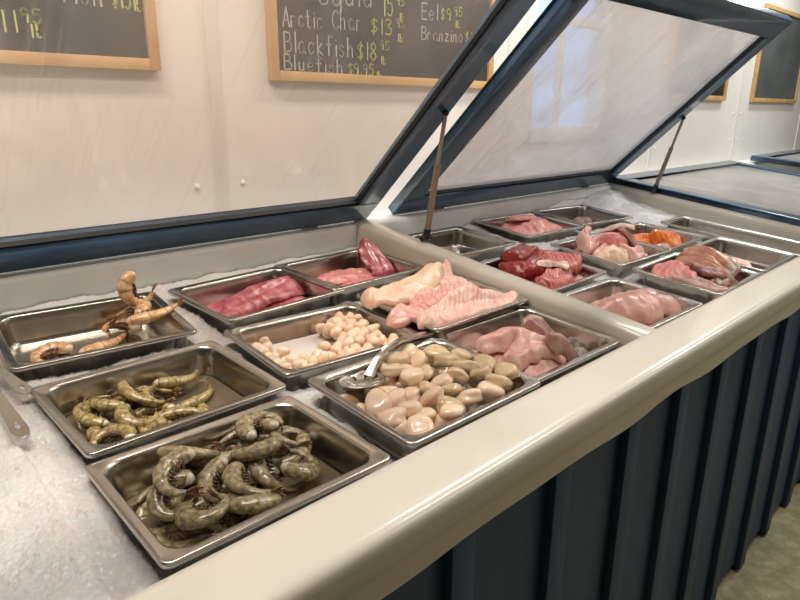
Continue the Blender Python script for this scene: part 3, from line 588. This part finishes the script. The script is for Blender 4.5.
nb = max(7, math.ceil(len(it) / 20)); names = ['back row'] + [ORD[i] + ' row' for i in range(1, nb - 1)] + ['front row']
rows(it, names, 'small peach scallop, %s from left in the %s of its pan')

# liquids
def pool(k, depth, mat, label, inset=.03, x0=None, x1=None, y0=None, y1=None, kind='stuff'):
    a, b = SIZE[k]; q = rr(a - inset, b - inset, .026, -DEPTH + depth)
    if x0 is not None: q = [Vector((min(max(v.x, x0), x1), min(max(v.y, y0), y1), v.z)) for v in q]
    m = MB(); m.loft([[Vector((v.x, v.y, -DEPTH + .0015)) * 1 for v in q], q]); o = m.build('pan_liquid', mat); o.matrix_basis = PM(k); tag(o, label, 'liquid', kind=kind); return o
pool('A2', .012, M['brine'], 'shallow cloudy brine around the olive shrimp'); pool('A3', .010, M['brine'], 'thin brown brine under the grey shrimp in the nearest pan')
pool('B2', .019, M['milk'], 'milky white water pooled among the small peach scallops', .027); pool('C3', .006, M['redwater'], 'thin pink juice under the rosy fillets'); pool('B1', .005, M['redwater'], 'dark pink juice under the long red fillets')
pool('E3b', .005, M['redwater'], 'thin pink juice in the mostly empty right front pan'); pool('D2', .006, M['redwater'], 'dark red juice under the tuna pieces')

# ------------------------------------------------------------------ fillets
def fillet(pan, p0, p1, wid, th, mat, label, name='fish_fillet', cat='fish', bend=0, tips=(.35, .6), stiff=4, lift=0, pitch=0, group=None, skin=None, wob=.17, ridge=.2, roll=0, arch=0, over=False, ex=1.15, zb=None, rigid=.6, groove=.22):
    """a fillet laid over whatever is already in the pan, from p0 to p1 (pan coordinates)"""
    th *= {'E2a': 1.22, 'E1a': 1.15, 'D3': 1.25, 'E2b': 1.15, 'C3': 1.12, 'C1': 1.15}.get(pan, 1)
    hm = HMS[pan]; a_, b_ = SIZE[pan]; p0, p1 = Vector(p0), Vector(p1); d = p1 - p0; L = d.length; yaw = math.atan2(d.y, d.x); c = (p0 + p1) / 2
    rg = np.random.default_rng(int(1000 * abs(p0.x) + 700 * abs(p1.y) + 5000 * wid) + 17); ph = rg.uniform(0, 6, 8); nu, nv = 44, 22
    u = np.linspace(0, 1, nu); Vl = []
    for s in u:
        e = (s / .5) if s < .5 else ((1 - s) / .5); tip = tips[0] if s < .5 else tips[1]
        prof = tip + (1 - tip) * math.sin(min(1, e) * math.pi / 2) ** .9; endr = math.sqrt(max(0, 1 - max(0, 1 - min(s, 1 - s) / .08) ** 2)); wv = wid / 2 * prof * max(.06, endr)
        tv = th * (.4 + .6 * prof) * max(.12, endr); off = bend * (1 - (2 * s - 1) ** 2) + .005 * math.sin(5 * s + ph[1])
        for j in range(2 * nv):
            t = math.pi * j / nv; cy, cz = math.cos(t), math.sin(t)
            wl = wv * (1 + wob * math.sin(7 * s + ph[0] + (2.5 if cy < 0 else 0)) + wob * .5 * math.sin(15 * s + ph[3] * (1 if cy > 0 else 2)) + wob * .25 * math.sin(31 * s + ph[6] * (1 if cy > 0 else 2)))
            yy = wl * cy + off; top = tv * (abs(cz) ** ex) * (1 + ridge * math.sin(3 * cy + ph[2] + 4 * s) + .5 * ridge * math.sin(9 * s + ph[4] + 2 * cy)) if cz > 0 else -.06 * tv * abs(cz)
            if cz > 0:
                q_ = (1 - groove * math.exp(-((cy - .12 * math.sin(3 * s + ph[5])) / .13) ** 2)) * (1 - .5 * groove * math.exp(-((cy + .55 - .2 * math.sin(4 * s + ph[6])) / .12) ** 2))
                top = top * q_ + tv * .10 * math.sin(s * L * 210 - abs(cy) * 5 + ph[7]) * min(1, 3 * cz) * (.5 + .5 * math.sin(5 * s + ph[1])) * groove * 2
            Vl.append(((s - .5) * L, yy, top + roll * cy * wid * .5))
    Vl = np.array(Vl); n = 2 * nv; ca, sa = math.cos(yaw), math.sin(yaw); wx = c.x + Vl[:, 0] * ca - Vl[:, 1] * sa; wy = c.y + Vl[:, 0] * sa + Vl[:, 1] * ca
    if not over:
        i_ = .026; wx = np.clip(wx, -a_ + i_, a_ - i_); wy = np.clip(wy, -b_ + i_, b_ - i_)
        dx_, dy_ = wx - c.x, wy - c.y; Vl[:, 0] = dx_ * ca + dy_ * sa; Vl[:, 1] = -dx_ * sa + dy_ * ca
    src = np.maximum(hm.H, hm.G) if over else hm.G
    Hs = blur(blur(dilate(src, 2), stiff), stiff); i, j = hm.idx(wx, wy); base = Hs[i, j] if zb is None else zb[0] + (zb[1] - zb[0]) * np.clip(Vl[:, 0] / L + .5, 0, 1)
    if zb is None:
        A_ = np.stack([wx, wy, np.ones_like(wx)], 1); co_ = np.linalg.lstsq(A_, base, rcond=None)[0]; base = rigid * (A_ @ co_) + (1 - rigid) * base
    sl = np.clip(Vl[:, 0] / L + .5, 0, 1); zz = Vl[:, 2] + base + np.sin(math.pi * sl) * arch + sl * math.tan(R(pitch)) * L + lift
    if zb is None: gap = float(np.percentile(src[i, j] - zz, 90)); zz += max(0, gap) * .8
    z0 = float(zz.mean()); m = MB()
    m.loft([[(Vl[a * n + b, 0], Vl[a * n + b, 1], zz[a * n + b] - z0) for b in range(n)] for a in range(nu)])
    o = link(name, mesh(name, m.V, m.F, [mat]), None, PM(pan) @ Matrix.Translation((c.x, c.y, z0)) @ Matrix.Rotation(yaw, 4, 'Z')); tag(o, label, cat, group)
    if skin:  # a skinned end: a close-fitting sleeve as its own part
        a0, a1, sm = skin; m2 = MB(); rg_ = []
        for a in range(int(a0 * (nu - 1)), int(a1 * (nu - 1)) + 1):
            cn = Vector((Vl[a * n, 0], float(Vl[a * n:a * n + n, 1].mean()), float(zz[a * n:a * n + n].mean()) - z0)); q = []
            for b in range(n): v = Vector((Vl[a * n + b, 0], Vl[a * n + b, 1], zz[a * n + b] - z0)); q.append(v + (v - cn) * .05 + Vector((0, 0, .0006)))
            rg_.append(q)
        m2.loft(rg_); m2.build('skin', sm, o)
    hi = zz.reshape(nu, n); X = wx.reshape(nu, n); Y = wy.reshape(nu, n)      # register the upper surface
    for g in np.linspace(0, 1, 5):
        for w in np.linspace(0, 1, 3):
            f_ = lambda A: ((A[:-1, :nv] * (1 - g) + A[1:, :nv] * g) * (1 - w) + (A[:-1, 1:nv + 1] * (1 - g) + A[1:, 1:nv + 1] * g) * w).ravel()
            ii, jj = hm.idx(f_(X), f_(Y)); q = f_(hi); np.maximum.at(hm.G, (ii, jj), q); np.maximum.at(hm.H, (ii, jj), q)
            f2 = lambda A: ((A[:-1, :1] * (1 - w) + A[:-1, nv:nv + 1] * w) * (1 - g) + (A[1:, :1] * (1 - w) + A[1:, nv:nv + 1] * w) * g).ravel()
    return o
G = 'long dark red fillets'
fillet('B1', (-.135, .05), (.125, .06), .085, .030, F['red'], 'dark red fillet lying underneath along the back of its pan', group=G, tips=(.6, .8))
fillet('B1', (-.135, -.05), (.12, -.05), .10, .032, F['red'], 'dark red fillet underneath along the front of its pan', group=G, tips=(.5, .8))
fillet('B1', (-.132, -.03), (.136, .04), .085, .030, F['red2'], 'long red fillet on top with its thick end at the right', tips=(.3, .95), group=G, pitch=3)
G = 'pale pink fillets at the divider'
fillet('C1', (-.13, .045), (.115, .04), .085, .028, F['pink'], 'flat pale pink fillet along the back of the divider side pan', group=G)
fillet('C1', (-.13, -.045), (.125, -.05), .09, .032, F['pink'], 'flat pale pink fillet along the front of the divider side pan', group=G)
fillet('C1', (-.08, .01), (.12, .0), .07, .016, F['pink'], 'small pink fillet lying over two flat fillets', group=G)
fillet('C1', (.095, -.03), (.125, .085), .08, .012, F['red2'], 'reddish fillet tail standing up in the right corner, divider side', pitch=33, group=G, tips=(1., .22), zb=(-.04, -.035), ex=1.3)
G = 'cod fillets'
fillet('C2', (-.13, .05), (.02, .05), .10, .05, F['cod'], 'rosy cod fillet at the bottom, left half of the cod pan', group=G, tips=(.8, .8))
fillet('C2', (-.02, .04), (.135, .04), .10, .05, F['cod2'], 'cod fillet at the bottom, right half of the cod pan', group=G, tips=(.8, .8))
fillet('C2', (-.13, -.05), (.135, -.05), .10, .05, F['cod2'], 'cod fillet at the bottom along the front of the cod pan', group=G, tips=(.8, .8))
fillet('C2', (-.0, .055), (.15, .02), .095, .036, F['cod2'], 'rosy cod fillet at the right with a brown skinned end', group=G, ex=.85, stiff=3, tips=(.7, .75), skin=(.8, .98, M['skin_b']))
fillet('C2', (-.175, .065), (.05, .07), .095, .032, F['cod'], 'thick creamy cod fillet across the back left of the cod pan', group=G, ex=.85, stiff=3, tips=(.6, .8), over=True)
fillet('C2', (-.195, -.015), (.06, -.03), .075, .026, F['cod3'], 'pink cod fillet hanging over the left rim of its pan', group=G, ex=.85, stiff=3, tips=(.5, .6), over=True)
fillet('C2', (-.17, -.085), (.165, -.09), .062, .026, F['cod2'], 'long striped cod fillet along the front rim with a thin tail', group=G, ex=.85, stiff=3, tips=(.5, .3), bend=.012, over=True)
fillet('C2', (.06, .05), (.12, .115), .055, .014, F['pale'], 'cod tail tip sticking up against the back wall of its pan', pitch=30, group=G, tips=(1., .5), zb=(-.02, -.01))
G = 'rosy fillets by the front rail'
fillet('C3', (-.13, .045), (.05, .055), .085, .034, F['pale'], 'pale fillet at the back of the pan left of the divider', group=G)
fillet('C3', (-.13, -.01), (.06, .01), .08, .034, F['pale'], 'rosy fillet across the middle of the pan left of the divider', group=G)
fillet('C3', (-.13, -.065), (.05, -.06), .075, .036, F['pale'], 'pale fillet by the front rail in the pan left of the divider', group=G)
fillet('C3', (-.10, .05), (.055, -.01), .085, .026, F['pale'], 'folded rosy fillet on top of the pile left of the divider', group=G, wob=.25, ridge=.35, tips=(.6, .7))
fillet('C3', (-.11, -.03), (.03, -.06), .06, .02, F['pale'], 'narrow rosy fillet on top near the front rail, left of the divider', group=G, wob=.25, ridge=.35, tips=(.6, .7))
fillet('C3', (.0, .01), (.135, -.02), .075, .034, F['grey'], 'greyish fillet at the right of the pan left of the divider', group=G, wob=.25, ridge=.3)
fillet('C3', (-.02, -.06), (.135, -.075), .06, .03, F['grey'], 'greyish brown fillet nearest the front rail and divider', group=G, wob=.25, ridge=.3, skin=(.45, .97, M['skin']))
fillet('C3', (.06, .05), (.13, .04), .035, .014, F['grey'], 'small grey strip at the back right, left of the divider', group=G)
G = 'tuna pieces'
fillet('D2', (-.13, -.05), (.03, -.06), .10, .05, F['tuna'], 'flat tuna piece at the bottom front of the tuna pan', group=G, tips=(.85, .8), ex=.6)
fillet('D2', (.0, -.03), (.13, -.06), .10, .05, F['tuna2'], 'tuna piece at the bottom right of the tuna pan', group=G, tips=(.85, .8), ex=.6)
fillet('D2', (-.10, .05), (.13, .05), .10, .05, F['tuna'], 'tuna piece at the bottom back of the tuna pan', group=G, tips=(.8, .8), ex=.6)
fillet('D2', (-.10, .03), (.03, .0), .10, .040, F['tuna'], 'large dark tuna block under the top piece', group=G, zb=(-.016, -.016), tips=(.85, .85), ridge=.2, wob=.05, ex=.45, stiff=7)
fillet('D2', (.05, .06), (.125, -.065), .09, .038, F['tuna2'], 'striped tuna steak leaning on the right rim', group=G, zb=(-.014, -.004), tips=(.8, .9), wob=.06, ex=.5, stiff=7)
fillet('D2', (-.055, .065), (.075, .075), .075, .032, F['tuna'], 'dark red tuna block on top of the pile', group=G, zb=(.010, .012), tips=(.85, .85), wob=.05, ex=.5, stiff=7)
fillet('D2', (-.09, -.06), (.03, -.095), .06, .022, F['tuna2'], 'pale red tuna trimming along the front rim of its pan', group=G, tips=(.6, .7))
fillet('D2', (-.045, -.02), (.03, -.075), .035, .012, F['sinew'], 'white sinew scrap between the tuna pieces', wob=.45, ridge=.6, group=G, stiff=2)
fillet('D3', (-.13, -.03), (.11, -.04), .14, .045, F['loin'], 'pale loin lying underneath the large loin', tips=(.7, .7), group='large pale loins')
fillet('D3', (-.155, .03), (.135, -.035), .19, .046, F['loin'], 'large pale pink loin filling its pan at the front rail', tips=(.45, .8), group='large pale loins', ridge=.16)
fillet('E1a', (-.13, .01), (.13, -.03), .18, .062, F['pink'], 'striped pink fillet mounded in the back row of the middle bay', tips=(.6, .6), wob=.06)
fillet('E1a', (-.09, .03), (.11, .02), .09, .018, F['pink'], 'smaller striped pink fillet on top of the back row mound', tips=(.5, .5), wob=.06)
fillet('E1b', (-.13, -.01), (.06, .02), .09, .026, F['grey'], 'flat grey scrap in the nearly empty back pan', tips=(.6, .4)); fillet('E1b', (-.02, .0), (.125, .06), .055, .02, F['grey'], 'curled grey tail piece in the nearly empty back pan', tips=(.7, .35), pitch=6)
G = 'small pinkish fillets'
for a in (((-.13, .05), (.02, .06), .08, .04, 'pale', 'pinkish fillet at the back left of the crowded small fillet pan'), ((-.13, -.05), (.0, -.06), .08, .042, 'pale', 'pinkish fillet at the front left of the crowded small fillet pan'), ((.0, .06), (.13, .045), .07, .04, 'grey', 'greyish fillet at the back right of the crowded small fillet pan'),
          ((.0, -.04), (.13, -.06), .08, .042, 'pale', 'pinkish fillet at the front right of the crowded small fillet pan'), ((-.10, .0), (.10, .0), .07, .04, 'pale', 'pinkish fillet in the middle of the crowded small fillet pan'), ((-.13, -.01), (-.04, -.085), .055, .03, 'cod', 'creamy fillet along the left front of the crowded pan'),
          ((-.03, .06), (.09, .03), .05, .026, 'pale', 'slim pink fillet on top near the back of the crowded pan'), ((-.05, .02), (.07, -.02), .05, .026, 'pink', 'pink fillet on top in the middle of the crowded pan'), ((-.03, -.045), (.07, -.085), .045, .024, 'pale', 'slim pink fillet on top at the front rim of the crowded pan'), ((.04, .01), (.13, -.05), .055, .026, 'grey', 'grey pink fillet on top at the right of the crowded pan')):
    fillet('E2a', a[0], a[1], a[2], a[3], F[a[4]], a[5], group=G, tips=(.5, .5))
fillet('E2a', (-.085, .03), (-.03, .09), .05, .022, F['pale'], 'grey pink fillet standing up at the back left of the crowded pan', pitch=30, tips=(.9, .7), group=G, stiff=2)
fillet('E2a', (.025, .07), (.075, -.03), .035, .012, F['sinew'], 'white fillet strip lying across the crowded pan', group=G, tips=(.4, .6))
fillet('E2b', (-.13, -.04), (.03, -.06), .10, .042, F['grey'], 'grey pink fillet in front of the orange fillets', tips=(.6, .5))
fillet('E2b', (-.13, .06), (.10, .02), .08, .04, F['salmon'], 'long orange fillet against the back wall of its pan', tips=(.5, .7), bend=.012, group='orange fillets')
fillet('E2b', (.02, .01), (.13, -.06), .075, .042, F['salmon'], 'curled orange fillet end at the right of its pan', tips=(.7, .7), arch=.008, group='orange fillets', bend=.02)
G = 'tan skinned fillets'
fillet('E3a', (-.13, .05), (-.0, .05), .11, .055, F['pink'], 'pink fillet under the red chunk', tips=(.8, .8)); fillet('E3a', (.0, .06), (.12, -.05), .14, .055, F['purple'], 'purple brown fillet lying beneath the tan stack', group=G, tips=(.8, .8))
fillet('E3a', (-.13, -.055), (.09, -.065), .10, .05, F['purple'], 'purple brown fillet along the front of the tan stack', group=G, tips=(.7, .7))
fillet('E3a', (-.135, .08), (-.075, -.03), .10, .034, F['pink'], 'red veined chunk at the left of the tan stack', tips=(.7, .8), wob=.1, ex=.7)
fillet('E3a', (-.075, -.0), (.03, -.075), .06, .022, F['purple'], 'dark purple piece in front of the tan stack', tips=(.7, .6))
for i, dx in enumerate((.148, .115, .082, .048)):
    fillet('E3a', (dx - .005, .095), (dx - .085, -.095), .066, .020, F['brown'], 'tan skinned fillet with silver end, %s from right in the leaning stack' % ORD[i], group=G, tips=(.6, .6), skin=(.88, .98, M['skin']), over=True, bend=.016, ex=.6, roll=.1, wob=.05, zb=(.014 - .009 * i, .008 - .009 * i), arch=.012)
fillet('E3a', (-.165, .03), (-.06, -.115), .035, .010, F['grey'], 'pale strip draped along the left rim beside the tan stack', tips=(.5, .6), over=True)
for i, (a, b, wd) in enumerate((((-.13, .05), (-.02, .0), .08), ((-.10, -.04), (.04, -.07), .08), ((-.02, .05), (.11, -.01), .08))): fillet('E3b', a, b, wd, .02, F['pale'], ('flat pink scrap nearest the tan stack in the right front pan', 'flat pink scrap by the rail in the right front pan', 'flat pink scrap at the right of the right front pan')[i], wob=.3, ridge=.3)
for i, (a, b) in enumerate((((.0, .12), (.06, .0)), ((-.03, .02), (.04, -.12)), ((-.04, .15), (-.02, .04)))): fillet('F', a, b, .06, .02, F['pale'], ('pink scrap at the middle of the long stained pan', 'pink scrap at the front of the long stained pan', 'pink scrap at the back of the long stained pan')[i], wob=.3)

# ------------------------------------------------------------------ spoon and tongs
hm = HMS['B3']; bc = Vector((-.078, .078)); i, j = hm.idx(np.array([bc.x]), np.array([bc.y])); sl = hm.H[i[0] - 12:i[0] + 12, j[0] - 12:j[0] + 12]; zb = min(float(np.percentile(sl, 85)), -.012) + .014
spoon = empty('slotted_spoon', PM('B3') @ Matrix.Translation((bc.x, bc.y, zb))); tag(spoon, 'steel slotted serving spoon resting on the large scallops', 'spoon')
nr, na = 9, 64; V = []; Fc = []
for i in range(nr + 1):
    for j in range(na):
        r_ = max(.002, i / nr); a = 2 * math.pi * j / na; V.append((.047 * r_ * math.cos(a), .039 * r_ * math.sin(a), -.010 + .012 * r_ ** 2))
slots = {(i, j % na) for c in range(4, 64, 8) for i in (3, 4, 5, 6) for j in ((c,) if i < 5 else (c - 1, c))}
for i in range(nr):
    for j in range(na):
        if (i, j) in slots: continue
        Fc.append((i * na + j, i * na + (j + 1) % na, (i + 1) * na + (j + 1) % na, (i + 1) * na + j))
Fc.append(tuple(range(na)))
o = link('bowl', mesh('bowl', V, Fc, M['steel']), spoon); md = o.modifiers.new('s', 'SOLIDIFY'); md.thickness = .0016; o.rotation_euler = (R(-8), R(4), R(20))
hp = [(.022, .006, -.001), (.036, .012, .010), (.05, .017, .020), (.075, .024, .030), (.12, .036, .030), (.165, .048, .022), (.225, .060, .008)]; hp = [Vector(p) for p in hp]; hp[-1].z = max(hp[-1].z, -zb + .004)
m = MB(); rings = []
for q, p in enumerate(hp):
    d = (hp[min(q + 1, len(hp) - 1)] - hp[max(q - 1, 0)]).normalized(); sd = d.cross(Vector((0, 0, 1))).normalized(); up = sd.cross(d); w_ = (.011, .0085, .0075, .0075, .008, .010, .009)[q]
    rings.append([p + sd * w_ * c + up * u for c, u in ((1, 0), (.9, .0022), (.4, .001), (0, .0003), (-.4, .001), (-.9, .0022), (-1, 0), (-.9, -.0014), (0, -.002), (.9, -.0014))])
m.loft(rings); m.build('handle', M['steel'], spoon, ang=80)
def tz(x, y): return -.062 + (y - .80) * .088 + (.012 if x < .22 else 0)
tongs = empty('serving_tongs', P(.232, 1.80, tz(.2, 1.8) + .02)); tag(tongs, 'grey metal serving tongs lying on the ice beside the shrimp pans', 'tongs'); TI = tongs.matrix_basis.inverted()
for e in ((.288, 1.458, .0), (.232, 1.275, .004)):
    a = TI @ P(.232, 1.80, tz(.2, 1.8) + .034); b = TI @ P(e[0], e[1], tz(e[0], e[1]) + .028 + e[2]); d = b - a; L = d.length
    def wd(s): return .005 + .0075 * max(0, (s - .45) / .55) ** 1.3
    ss = np.linspace(0, .93, 14); top = [(s * L, wd(s)) for s in ss]; cap = [(L * .93 + math.cos(t) * L * .07, wd(.93) * math.sin(t)) for t in np.linspace(math.pi / 2, -math.pi / 2, 9)][1:-1]
    out = top + cap + [(x, -y) for x, y in reversed(top)]
    o = curve_mesh('arm', out, [ell(L * .91, 0, .0095, .0042), ell(L * .70, .003, .0022, .0022, 10), ell(L * .70, -.004, .0022, .0022, 10)], .0022, M['steel'], tongs)
    xa = d.normalized(); za = Vector((0, 0, 1)); ya = za.cross(xa).normalized(); za = xa.cross(ya); o.matrix_basis = Matrix.Translation(a) @ Matrix((xa, ya, za)).transposed().to_4x4()
for sx in (-1, 1):
    m = MB(); a = TI @ P(.232, 1.80, tz(.2, 1.8) + .02); b = TI @ P(.232 + sx * .05 - .08, 1.93, tz(.15, 1.93) + .03); m.tube(a, b, .006, .012, 10); m.build('jaw', M['steel'], tongs)

# ------------------------------------------------------------------ light
def area(name, loc, rot, sx, sy, power, col):
    l = bpy.data.lights.new(name, 'AREA'); l.shape = 'RECTANGLE'; l.size = sx; l.size_y = sy; l.energy = power; l.color = col; o = bpy.data.objects.new(name, l); C.objects.link(o); o.location = loc; o.rotation_euler = rot; return o
WARM = (1, .94, .875); COOL = (.93, 1, .99)
zc = ZR + ZT * U - .03
for x, c_, p_ in ((.2, WARM, 30), (2.2, WARM, 30), (4.6, COOL, 26)):
    for y_l, w_l in ((.52 if x < 1 else .15, .52 if x < 1 else .58), (1.12, .8)): area('ceiling_lamp', (x, y_l, zc), (0, 0, 0), 1.2, .16, p_ * w_l, c_)
for x in (2.6, 4.8): area('ceiling_lamp', (x, -1.3, zc), (0, 0, 0), 1.2, .16, 15, WARM)
wd_ = bpy.data.worlds.new('sky'); bpy.context.scene.world = wd_; wd_.use_nodes = True; bg = wd_.node_tree.nodes['Background']; bg.inputs[0].default_value = (.40, .62, 1, 1); bg.inputs[1].default_value = 2.2

# ------------------------------------------------------------------ camera
Y_, P_, R_ = R(44.0025), R(16.8863), R(-.3206)
f = Vector((math.sin(Y_) * math.cos(P_), math.cos(Y_) * math.cos(P_), -math.sin(P_))); r = Vector((math.cos(Y_), -math.sin(Y_), 0)); d = f.cross(r)
r2 = math.cos(R_) * r + math.sin(R_) * d; d2 = -math.sin(R_) * r + math.cos(R_) * d
cam = bpy.data.cameras.new('camera'); cam.lens = 629.26 / 800 * 36; cam.sensor_width = 36; cam.clip_start = .01
co = bpy.data.objects.new('camera', cam); C.objects.link(co); co.matrix_world = Matrix.Translation(P(0, 0, .62)) @ Matrix((r2, -d2, -f)).transposed().to_4x4()
sc = bpy.context.scene; sc.camera = co; sc.view_settings.view_transform = 'Standard'; sc.view_settings.look = 'None'; sc.view_settings.gamma = 1; sc.view_settings.use_curve_mapping = False; sc.view_settings.exposure = 0
